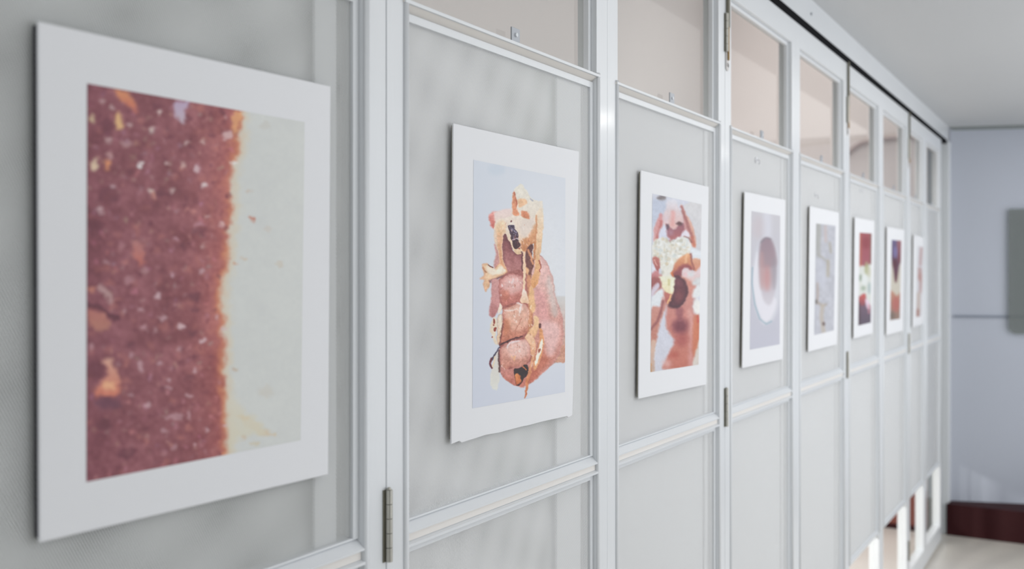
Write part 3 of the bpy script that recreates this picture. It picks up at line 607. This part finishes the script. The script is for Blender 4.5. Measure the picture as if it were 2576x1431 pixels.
def paint3(c):
    X, Y = c.X, c.Y; c.C[:] = (202, 204, 213)
    c.warp(1.3, 7, 1.25)
    C = lambda: c.frame(1620, 470, 5.9625)
    D_ = lambda: c.frame(1620, 700, 5.724)
    D_(); c.poly([(100, -60), (780, -60), (700, 480), (330, 460), (230, 300), (100, 200)], (184, 134, 128), soft=5, sm=False)
    C(); c.poly([(120, 200), (330, 220), (300, 420), (200, 520), (120, 560)], (188, 194, 208), soft=6)
    c.ell((260, 165), (62, 34), (122, 112, 112), soft=4, op=.9); c.ell((300, 130), (60, 14), (110, 100, 105), soft=3, op=.6)
    c.poly([(700, 220), (870, 250), (870, 980), (760, 900), (740, 600), (660, 400), (600, 300)], (206, 205, 206), (200, 199, 202), soft=3)
    c.poly([(560, 260), (620, 380), (700, 520), (750, 650), (775, 900), (700, 860), (640, 560), (570, 380)], (214, 184, 172), (204, 150, 128), soft=3)
    c.poly([(290, 400), (330, 320), (350, 200), (470, 190), (520, 320), (585, 430), (580, 520), (520, 600), (440, 640), (330, 600), (280, 500)], (212, 213, 220), (212, 176, 170), soft=3.5)
    c.line([(435, 390), (430, 560)], 60, (214, 162, 158), soft=4, op=.8); c.ell((330, 480), (34, 60), (214, 200, 206), soft=4, op=.7)
    c.poly([(590, 420), (640, 480), (680, 640), (660, 690), (560, 660), (580, 560)], (196, 152, 150), soft=3)
    c.poly([(240, 400), (275, 420), (280, 540), (245, 660), (200, 820), (150, 850), (145, 660), (190, 520)], (204, 150, 150), (206, 160, 156), soft=3)
    c.line([(255, 520), (240, 620), (195, 760)], 46, (182, 108, 104), soft=3, op=.8)
    c.poly([(330, 560), (380, 600), (450, 640), (520, 570), (590, 560), (610, 650), (570, 740), (430, 790), (385, 830), (330, 720), (325, 640)], (150, 100, 112), (176, 112, 110), soft=3)
    c.ell((350, 600), (30, 44), (96, 76, 88), soft=3, op=.85); c.ell((528, 552), (48, 24), (92, 60, 62), soft=3, op=.9); c.ell((400, 690), (40, 40), (176, 160, 178), soft=5, op=.4)
    c.poly([(250, 620), (320, 600), (345, 720), (390, 790), (310, 800), (220, 740)], (206, 208, 220), soft=4)
    c.line([(565, 300), (600, 420), (650, 560), (700, 700), (725, 820)], 42, (164, 108, 106), soft=3, op=.9); c.line([(720, 760), (750, 880)], 26, (190, 116, 96), soft=3)
    c.poly([(590, 660), (640, 650), (680, 730), (620, 750), (560, 740)], (218, 212, 220), soft=2.5)
    c.poly([(120, 860), (260, 760), (380, 830), (470, 780), (600, 750), (700, 860), (690, 1000), (600, 1050), (480, 1130), (440, 1240), (420, 1431), (300, 1431), (240, 1180), (120, 1050)], (218, 218, 214), (220, 217, 206), soft=2.5)
    r = np.random.RandomState(5)
    for k in range(150):
        t = r.rand(); x = r.uniform(140, 690); y = r.uniform(780, 1180)
        if y > 1040 and x > 480: continue
        c.ell((x, y), (r.uniform(9, 34), r.uniform(9, 34)), [(232, 233, 230), (214, 208, 192), (206, 194, 170), (198, 204, 202), (188, 184, 168)][r.randint(5)], soft=2, op=r.uniform(.35, .8))
    for (x, y, a, b) in ((395, 830, 14, 16), (475, 965, 9, 22), (540, 940, 12, 12), (280, 1280, 18, 30), (340, 940, 10, 14), (225, 840, 16, 26)): c.ell((x, y), (a, b), (150, 146, 132), soft=2.6, op=.4)
    c.line([(600, 745), (660, 760), (710, 830)], 18, (140, 90, 80), soft=2, op=.8)
    c.poly([(470, 1130), (540, 1060), (620, 1010), (690, 1010), (720, 1100), (745, 1230), (640, 1230), (590, 1270), (520, 1330), (430, 1350), (395, 1290), (440, 1230)], (218, 166, 124), (176, 104, 86), soft=2.5)
    c.poly([(560, 1170), (700, 1180), (720, 1240), (600, 1290), (480, 1400), (420, 1340)], (160, 92, 92), (120, 68, 76), soft=4)
    c.line([(640, 1020), (625, 1130)], 30, (226, 186, 150), soft=2.5, op=.8); c.line([(410, 1290), (440, 1340)], 26, (200, 120, 70), soft=2)
    c.poly([(705, 905), (760, 930), (860, 965), (860, 1095), (740, 1075), (700, 1000)], (216, 220, 224), soft=3)
    c.poly([(740, 1080), (855, 1095), (850, 1240), (760, 1270), (710, 1160)], (212, 166, 140), (196, 134, 112), soft=3)
    c.line([(700, 1010), (715, 1120), (750, 1240)], 24, (150, 92, 84), soft=2.5)
    c.poly([(575, 1240), (640, 1215), (760, 1275), (860, 1190), (860, 1450), (700, 1450), (620, 1410), (570, 1340)], (218, 204, 208), (214, 190, 186), soft=3); c.ell((690, 1310), (60, 34), (212, 216, 218), soft=4, op=.8)
    c.ell((620, 1310), (30, 30), (226, 186, 190), soft=4, op=.7)
    c.poly([(125, 1060), (180, 1045), (235, 1120), (225, 1270), (180, 1240), (130, 1140)], (186, 122, 112), (160, 92, 90), soft=2.5); c.line([(150, 1100), (195, 1170)], 20, (214, 170, 160), soft=2)
    c.poly([(105, 1150), (170, 1230), (150, 1290), (110, 1310)], (214, 214, 222), soft=2.5); c.poly([(105, 1320), (200, 1250), (235, 1340), (220, 1450), (100, 1450)], (196, 140, 142), (170, 108, 106), soft=3)
    D_();
    c.poly([(230, 480), (300, 400), (330, 430), (330, 720), (430, 900), (380, 1040), (250, 1300), (100, 1345), (150, 950), (200, 650)], (204, 206, 216), (200, 200, 208), soft=4)
    c.poly([(330, 430), (480, 430), (650, 370), (720, 500), (810, 570), (800, 920), (770, 1240), (300, 1310), (300, 1200), (370, 1050), (440, 900), (380, 800), (320, 700)], (196, 138, 130), (186, 116, 100), soft=4)
    c.poly([(620, 380), (700, 500), (720, 700), (680, 950), (720, 1250), (640, 1260), (650, 900), (640, 600)], (212, 166, 158), (200, 150, 146), soft=6, op=.75)
    c.poly([(720, 560), (800, 560), (800, 950), (730, 1110), (700, 1000)], (196, 124, 96), soft=4)
    c.poly([(740, 1080), (800, 900), (800, 1250), (700, 1260)], (206, 198, 190), soft=3)
    c.ell((520, 690), (110, 110), (118, 62, 74), soft=9, op=.9); c.poly([(450, 440), (560, 440), (540, 600), (490, 600)], (146, 90, 96), soft=5, op=.8); c.ell((540, 880), (90, 90), (160, 84, 82), soft=10, op=.7)
    c.ell((430, 1100), (60, 40), (168, 84, 72), soft=7, op=.7); c.ell((330, 1230), (60, 60), (212, 176, 172), soft=8, op=.7)
    c.poly([(540, -20), (640, 20), (740, 70), (715, 200), (690, 380), (640, 440), (600, 420), (640, 200), (610, 80)], (204, 146, 130), (196, 140, 132), soft=4)
    c.poly([(430, -20), (560, 0), (625, 120), (620, 240), (560, 370), (480, 430), (360, 412), (370, 330), (420, 200)], (118, 70, 78), (100, 56, 66), soft=3, rim=(72, 42, 52), rw=5)
    c.ell((500, 250), (60, 80), (130, 76, 80), soft=8, op=.8); c.ell((490, 60), (50, 50), (126, 76, 86), soft=7, op=.7)
    c.poly([(215, -20), (430, -20), (435, 90), (410, 220), (350, 230), (290, 180), (245, 90)], (222, 222, 204), (226, 214, 176), soft=2.5); c.line([(355, 20), (360, 90)], 26, (200, 190, 140), soft=3); c.line([(410, 40), (400, 180)], 30, (228, 228, 210), soft=3)
    c.poly([(285, 190), (350, 215), (395, 240), (385, 310), (350, 372), (318, 340), (290, 260)], (186, 118, 106), (170, 100, 96), soft=2.5); c.line([(388, 250), (365, 310), (340, 360)], 20, (226, 190, 136), soft=2)
    c.poly([(720, 150), (810, 80), (812, 250), (715, 285), (695, 230)], (218, 220, 220), soft=4); c.poly([(690, 60), (810, -20), (812, 80), (730, 100)], (206, 208, 208), soft=4); c.ell((765, 410), (62, 112), (226, 224, 220), soft=4); c.line([(770, 550), (772, 620)], 30, (190, 96, 84), soft=3)
    c.poly([(105, 0), (215, 0), (250, 120), (110, 160)], (160, 100, 98), (150, 90, 88), soft=3); c.poly([(105, 170), (180, 70), (225, 110), (110, 260)], (204, 194, 204), soft=3)
    c.poly([(110, 280), (250, 145), (285, 240), (270, 350), (110, 430)], (216, 219, 222), soft=3)
    c.poly([(110, 420), (230, 400), (275, 270), (320, 400), (270, 520), (225, 660), (165, 930), (98, 950), (98, 700)], (200, 150, 140), (186, 128, 112), soft=3.5)
    c.line([(100, 730), (190, 620), (240, 480), (275, 330)], 34, (140, 84, 86), soft=3.5, op=.85)
    c.poly([(95, 920), (165, 910), (145, 1120), (150, 1335), (88, 1345)], (206, 176, 160), (190, 166, 150), soft=3); c.line([(98, 1230), (96, 1340)], 12, (190, 140, 90), soft=1.5)
    c.finish(1.02, 6, None, .98, .12)

def paint4(c):
    X, Y = c.X, c.Y; t = np.clip((Y-540)/330, 0, 1)[:, None]; c.C[:] = np.array([190, 188, 193.])*(1-t)+np.array([184, 184, 195.])*t
    c.frame(1860, 470, 3.045); c.sm = 1.6
    c.poly([(185, 200), (240, 205), (240, 400), (185, 395)], (202, 202, 210), soft=5, op=.8)
    c.ell((140, 310), (40, 80), (190, 178, 182), soft=9, op=.6)
    c.poly([(150, 420), (100, 640), (98, 760), (120, 920), (165, 1030), (205, 1052), (260, 1010), (300, 900), (310, 700), (290, 500), (230, 400)], (196, 197, 204), (204, 204, 210), soft=4)
    c.line([(100, 620), (97, 740), (118, 900), (155, 1010), (205, 1050), (245, 1030)], 9, (140, 164, 176), soft=1.8)
    c.poly([(135, 500), (110, 640), (108, 760), (130, 900), (170, 1005), (205, 1030), (250, 985), (280, 860), (160, 780), (145, 620)], (214, 212, 218), (216, 214, 220), soft=2.5)
    c.poly([(165, 430), (200, 392), (240, 405), (275, 490), (285, 620), (275, 780), (240, 900), (190, 880), (160, 760), (150, 600)], (146, 128, 136), (200, 196, 202), soft=3)
    c.poly([(165, 430), (200, 395), (240, 410), (270, 500), (275, 600), (170, 620), (158, 520)], (142, 122, 132), (156, 136, 142), soft=5)
    c.ell((210, 700), (32, 90), (186, 132, 130), soft=7, op=.75); c.ell((170, 640), (16, 140), (184, 144, 142), soft=5, op=.6); c.ell((265, 660), (16, 120), (142, 138, 146), soft=5, op=.6)
    c.line([(165, 425), (200, 390), (240, 400)], 8, (112, 110, 118), soft=2, op=.7)
def paint5(c):
    c.C[:] = (180, 181, 188); c.frame(2020, 500, 3.5775); c.sm = 1.3
    c.C += ((vnoise(c.X, c.Y, 8, 31)-.5)*16)[:, None]
    c.poly([(118, 222), (160, 230), (155, 420), (150, 520), (118, 480)], (158, 158, 152), soft=4, op=.8)
    for pts, w, col in (([(200, 250), (205, 380)], 26, (186, 172, 170)), ([(240, 400), (250, 480)], 20, (160, 154, 142)), ([(225, 560), (222, 690)], 26, (166, 156, 138)), ([(140, 500), (220, 570)], 16, (160, 156, 150)),
                        ([(130, 760), (132, 860), (125, 940)], 16, (164, 146, 134)), ([(125, 930), (180, 965), (205, 950)], 16, (158, 144, 130)), ([(175, 960), (165, 1060), (185, 1200)], 34, (178, 168, 156))):
        c.line(pts, w, col, soft=3, op=.85)
    c.ell((185, 1125), (14, 18), (112, 96, 92), soft=2); c.ell((120, 925), (9, 20), (110, 106, 104), soft=2); c.ell((170, 680), (40, 120), (188, 190, 200), soft=8, op=.6)
def paint6(c):
    c.C[:] = (206, 208, 202); c.frame(2130, 530, 4.209)
    c.poly([(100, 200), (300, 200), (280, 540), (200, 590), (100, 560)], (150, 74, 80), (152, 82, 94), soft=3, sm=False)
    c.line([(145, 250), (145, 580)], 22, (176, 100, 78), soft=3, op=.8); c.line([(255, 250), (255, 560)], 18, (120, 100, 84), soft=3, op=.8)
    c.ell((200, 340), (40, 60), (130, 52, 60), soft=7, op=.7)
    for (x, y, a, b, col) in ((145, 710, 14, 34, (116, 132, 112)), (210, 610, 22, 70, (160, 162, 120)), (175, 820, 24, 26, (150, 164, 146)), (238, 820, 16, 60, (156, 172, 172)), (190, 730, 30, 60, (214, 218, 216)), (235, 650, 18, 50, (190, 188, 166))):
        c.ell((x, y), (a, b), col, soft=4, op=.85)
    c.poly([(110, 950), (150, 900), (190, 880), (205, 960), (230, 1030), (280, 1000), (280, 1250), (100, 1250)], (120, 92, 110), (78, 72, 84), soft=3)
    c.poly([(125, 930), (165, 885), (200, 890), (195, 990), (140, 1000)], (196, 92, 84), (130, 70, 80), soft=3); c.poly([(195, 940), (235, 960), (245, 1040), (215, 1030)], (216, 196, 210), soft=3)
    c.line([(235, 1000), (235, 1080)], 20, (190, 130, 140), soft=3, op=.8); c.line([(130, 980), (135, 1200)], 18, (70, 46, 50), soft=3, op=.7)
def paint7(c):
    c.C[:] = (192, 186, 172); c.frame(2130, 530, 4.209)
    c.poly([(460, 290), (600, 290), (600, 480), (560, 560), (530, 740), (510, 745), (490, 600), (470, 480)], (100, 96, 136), (84, 36, 44), soft=3)
    c.poly([(535, 300), (600, 300), (600, 500), (545, 540)], (152, 100, 108), (112, 60, 66), soft=4); c.ell((515, 440), (22, 60), (124, 122, 170), soft=5, op=.7); c.ell((510, 560), (22, 50), (84, 40, 50), soft=5)
    c.poly([(450, 880), (490, 860), (530, 900), (580, 880), (580, 1200), (440, 1200)], (182, 130, 108), (124, 108, 100), soft=4); c.ell((520, 990), (40, 80), (172, 96, 90), soft=6, op=.8); c.ell((480, 1110), (30, 40), (108, 96, 88), soft=6, op=.8)
def paint8(c):
    c.C[:] = (204, 203, 207); c.frame(2130, 530, 4.209)
    c.line([(790, 400), (782, 500), (778, 570)], 24, (182, 154, 152), soft=3); c.line([(772, 620), (785, 740), (780, 860)], 36, (178, 146, 142), soft=4, w2=20); c.line([(760, 880), (756, 1060)], 38, (190, 176, 168), soft=4)
    c.line([(750, 1055), (752, 1110)], 34, (162, 122, 112), soft=3); c.ell((770, 700), (16, 40), (170, 120, 112), soft=4, op=.7)

# ------------------------------------------------------------------ framed prints
XF = -.003     # plane of the print faces
WL = lin((221, 222, 224))     # displayed white of the cards, used to turn seen colours into ink reflectance
def bil(q, u, v):
    (a, b, c, d) = [np.array(p, float) for p in q]     # TL TR BR BL
    u = u[..., None]; v = v[..., None]
    return (a*(1-u)+b*u)*(1-v)+(d*(1-u)+c*u)*v
def mount(i, outer, inner, n, paint, label, torn=False, dep=.0055):
    O = [W(x, y, XF) for x, y in outer]; I = [W(x, y, XF) for x, y in inner]
    yc = sum(p[0] for p in O)/4; zc = sum(p[1] for p in O)/4
    t = empty('mounted_print', (XF-.009, yc, zc))
    tag(t, label, 'picture', 'prints hung along the folding doors')
    def fin(name, bm, m, parent=t):
        return obj(name, bm, m, parent)
    def loc(p, x): return (x-(XF-.009), p[0]-yc, p[1]-zc)
    bm = bmesh.new()
    # outline, torn bottom edge on the second card
    tl, tr, br, bl = O
    out = [tl, tr, br]
    if torn:
        for k, (u, dz) in enumerate(((.04, -.004), (.055, .002), (.30, .0035), (.42, .0015), (.46, .003), (.66, .0005), (.76, .0035), (.80, .0015), (.93, -.003), (.945, .004), (.985, .001))):
            out.append((br[0]+(bl[0]-br[0])*u, br[1]+(bl[1]-br[1])*u+dz*.5))
    out.append(bl)
    r = .004
    A = [bm.verts.new(loc(p, XF)) for p in out]; B = [bm.verts.new(loc(p, XF-.0025)) for p in out]
    bm.faces.new(A); bm.faces.new(B[::-1])
    for k in range(len(out)): bm.faces.new((A[k], B[k], B[(k+1) % len(out)], A[(k+1) % len(out)]))
    bmesh.ops.recalc_face_normals(bm, faces=bm.faces)
    bmesh.ops.bevel(bm, geom=[e for e in bm.edges if abs(e.verts[0].co.x-e.verts[1].co.x) < 1e-5 and e.verts[0].co.x > .008], offset=.0006, segments=1, affect='EDGES')
    fin('mat_board', bm, WHITE)
    # core board behind, set in a little at the foot
    bm = bmesh.new(); z1 = .006 if not torn else .012
    q = [(tl[0]+.0005, tl[1]-.003), (tr[0]-.006, tr[1]-.003), (br[0]-.006, br[1]+z1), (bl[0]+.0005, bl[1]+z1*.6)]
    A = [bm.verts.new(loc(p, XF-.0026)) for p in q]; B = [bm.verts.new(loc(p, XF-dep)) for p in q]
    bm.faces.new(A); bm.faces.new(B[::-1])
    for k in range(4): bm.faces.new((A[k], B[k], B[(k+1) % 4], A[(k+1) % 4]))
    bmesh.ops.recalc_face_normals(bm, faces=bm.faces)
    fin('backing_board', bm, EDGE if i else EDGE0)
    # printed sheet: a grid carrying the ink colours
    nu, nv = n
    U, V = np.meshgrid(np.linspace(0, 1, nu), np.linspace(0, 1, nv))
    G = bil(I, U, V).reshape(-1, 2)
    c = (D-XF)/math.cos(TH); Yw = G[:, 0]; k = Yw/c
    px = (k*XV-F*math.cos(TH)+CX*math.sin(TH))/(k+math.sin(TH)); py = YV-(G[:, 1]-EYE)*(XV-px)/c
    cv = Canvas(px, py, (200, 200, 200)); paint(cv)
    ink = np.clip(lin(np.clip(cv.C, 0, 255))/WL*lin((232, 233, 236)), 0, .95)
    me = bpy.data.meshes.new('printed_sheet')
    co3 = np.stack([np.full(len(G), .0093), G[:, 0]-yc, G[:, 1]-zc], -1)
    idx = np.arange(nu*nv).reshape(nv, nu)
    fa = np.stack([idx[:-1, :-1], idx[1:, :-1], idx[1:, 1:], idx[:-1, 1:]], -1).reshape(-1, 4)
    me.vertices.add(len(co3)); me.vertices.foreach_set('co', co3.ravel())
    me.loops.add(fa.size); me.loops.foreach_set('vertex_index', fa.ravel())
    me.polygons.add(len(fa)); me.polygons.foreach_set('loop_start', np.arange(0, fa.size, 4)); me.polygons.foreach_set('loop_total', np.full(len(fa), 4))
    me.update(calc_edges=True); me.validate()
    at = me.color_attributes.new('ink', 'FLOAT_COLOR', 'POINT')
    at.data.foreach_set('color', np.concatenate([ink, np.ones((len(ink), 1))], 1).astype(np.float32).ravel())
    me.materials.append(PRINT)
    o = bpy.data.objects.new('printed_sheet', me); COL.objects.link(o); o.parent = t
    return t
def fr(ox, oy, k, pts): return [(ox+x/k, oy+y/k) for x, y in pts]
mount(0, [(96, 53), (832, 217), (826, 1193), (100, 1365)], [(219, 210), (766, 307), (756, 1107), (217, 1212)], (250, 420), paint1, 'largest white-mounted print, crimson crumbly close-up beside pale cream, nearest left', False, .0088)
mount(1, [(1141, 310), (1457, 381), (1440, 1045), (1136, 1117)], [(1191, 402), (1422, 448), (1421, 986), (1188, 1027)], (260, 620), paint2, 'white-mounted print of a hand squeezing caramel and chocolate, torn lower edge', True, .0042)
mount(2, [(1613, 428), (1783, 470), (1777, 967), (1607, 1003)], [(1641, 487), (1765, 514), (1757, 917), (1636, 936)], (130, 420), paint3, 'white-mounted print of a face biting a crumbly bun held in both hands')
mount(3, [(1874, 482), (1976, 503), (1970, 903), (1868, 926)], fr(1860, 470, 3.045, [(93, 185), (312, 222), (308, 1205), (80, 1247)]), (70, 260), paint4, 'white-mounted print of an empty round bowl on a grey ground')
mount(4, [(2038, 518), (2111, 535), (2106, 866), (2034, 885)], fr(2020, 500, 3.5775, [(118, 222), (292, 242), (277, 1182), (100, 1227)]), (50, 200), paint5, 'white-mounted print of pale grey with faint tan veins, right of the bowl print')
mount(5, [(2151, 546), (2200, 556), (2195, 838), (2148, 852)], fr(2130, 530, 4.209, [(137, 232), (264, 240), (255, 1183), (122, 1216)]), (40, 160), paint6, 'white-mounted print with red upper half, pale middle and dark base')
mount(6, [(2232, 570), (2275, 578), (2272, 832), (2230, 843)], fr(2130, 530, 4.209, [(477, 308), (578, 318), (562, 1143), (458, 1160)]), (34, 140), paint7, 'white-mounted print with purple top, maroon wedge and brownish base')
mount(7, [(2299, 590), (2326, 598), (2322, 815), (2296, 824)], fr(2130, 530, 4.209, [(752, 375), (812, 382), (792, 1116), (735, 1124)]), (24, 110), paint8, 'smallest and farthest white-mounted print, faint pinkish vertical streak')

# small white nubs above the farther prints
for k, (x, y, w) in enumerate(((1903, 402, 'bowl print'), (2052, 490, 'grey veined print'), (2165, 478, 'red-topped print'))):
    Y, Z = W(x, y, -.01)
    h = empty('nub', (-.012, Y, Z)); tag(h, 'tiny white nub on the screen above the '+w, 'nub', 'nubs above the prints')
    bm = bmesh.new(); cyl(bm, (0, 0, 0), (.003, 0, 0), .008, 14); obj('base', bm, WHITE, h)
    bm = bmesh.new(); tube(bm, [(.003, 0, 0), (.010, 0, -.002), (.012, 0, -.008), (.009, 0, -.013)], .0022, 8); obj('nub_tube', bm, WHITE, h, True)

# ------------------------------------------------------------------ far end
bm = bmesh.new(); box(bm, .0, 1.5, 6.70, 6.80, 0, .195, .004)
extrude(bm, [(.0, 6.78), (1.5, 6.78), (1.5, 7.33), (.02, 6.813)], 'Z', 0, .193)
tag(obj('wooden_plinth', bm, WOOD), 'dark red wooden plinth on the floor against the end wall', 'plinth')
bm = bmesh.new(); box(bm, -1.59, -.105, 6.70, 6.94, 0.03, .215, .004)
pl = tag(obj('wooden_plinth', bm, WOODR), 'wooden plinth, lit red-brown put into its colour, seen through the bottom glass of the doors', 'plinth')
bm = bmesh.new(); box(bm, -1.59, -.105, 6.69, 6.94, 0, .03, .003); obj('plinth_base', bm, WOOD, pl)
bm = bmesh.new()
for (z0, z1, d) in ((EYE-.2685, EYE-.2615, .014), (EYE-.2615, EYE-.2585, .010)):
    extrude(bm, [(.03, on_end(.03)-d), (1.6, on_end(1.6)-d), (1.6, on_end(1.6)), (.03, on_end(.03))], 'Z', z0, z1)
tag(obj('wall_rail', bm, RAILM), 'thin horizontal slate-grey rail across the end wall', 'rail')
# added panel standing in for a shadow on the end wall, rounded corners
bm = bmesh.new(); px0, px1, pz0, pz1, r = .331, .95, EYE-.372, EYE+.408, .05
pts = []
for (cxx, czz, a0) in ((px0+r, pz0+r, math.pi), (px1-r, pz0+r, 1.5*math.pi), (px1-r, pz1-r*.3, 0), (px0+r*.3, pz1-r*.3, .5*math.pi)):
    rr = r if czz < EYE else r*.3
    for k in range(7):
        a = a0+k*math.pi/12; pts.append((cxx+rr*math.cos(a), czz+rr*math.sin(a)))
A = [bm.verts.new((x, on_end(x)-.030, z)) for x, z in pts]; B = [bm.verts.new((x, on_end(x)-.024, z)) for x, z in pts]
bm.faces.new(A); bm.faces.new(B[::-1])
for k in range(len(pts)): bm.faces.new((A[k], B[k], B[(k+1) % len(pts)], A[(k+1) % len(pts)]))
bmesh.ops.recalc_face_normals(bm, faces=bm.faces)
sp = tag(obj('shadow_panel', bm, SHADOWM), 'translucent panel with rounded corners, added for the shadow over the end wall rail', 'panel')
for (x, z) in ((.6, EYE+.3), (.85, EYE+.3), (.6, EYE-.3), (.85, EYE-.3)):  # added pegs holding the shadow stand-in off the wall
    bm = bmesh.new(); cyl(bm, (x, on_end(x)-.032, z), (x, on_end(x)+.001, z), .012, 14); obj('added_standoff', bm, GREYP, sp)
# curved conduit on the wall of the other room
pp = []
for (x, y) in ((2128, 392), (2140, 379), (2152, 369), (2166, 361), (2182, 356), (2200, 352), (2225, 349), (2255, 347), (2300, 345)):
    al = TH-math.atan((x-CX)/F); Yp = 6.915; X = D-Yp*math.tan(al)
    depth = Yp/math.cos(al)*math.cos(math.atan((x-CX)/F)); pp.append((X, Yp, EYE+(YV-y)*depth/F))
bm = bmesh.new(); tube(bm, pp, .018)
tag(obj('conduit', bm, PIPE, smooth=True), 'pinkish curved conduit on the wall seen through the far transom glass', 'pipe')
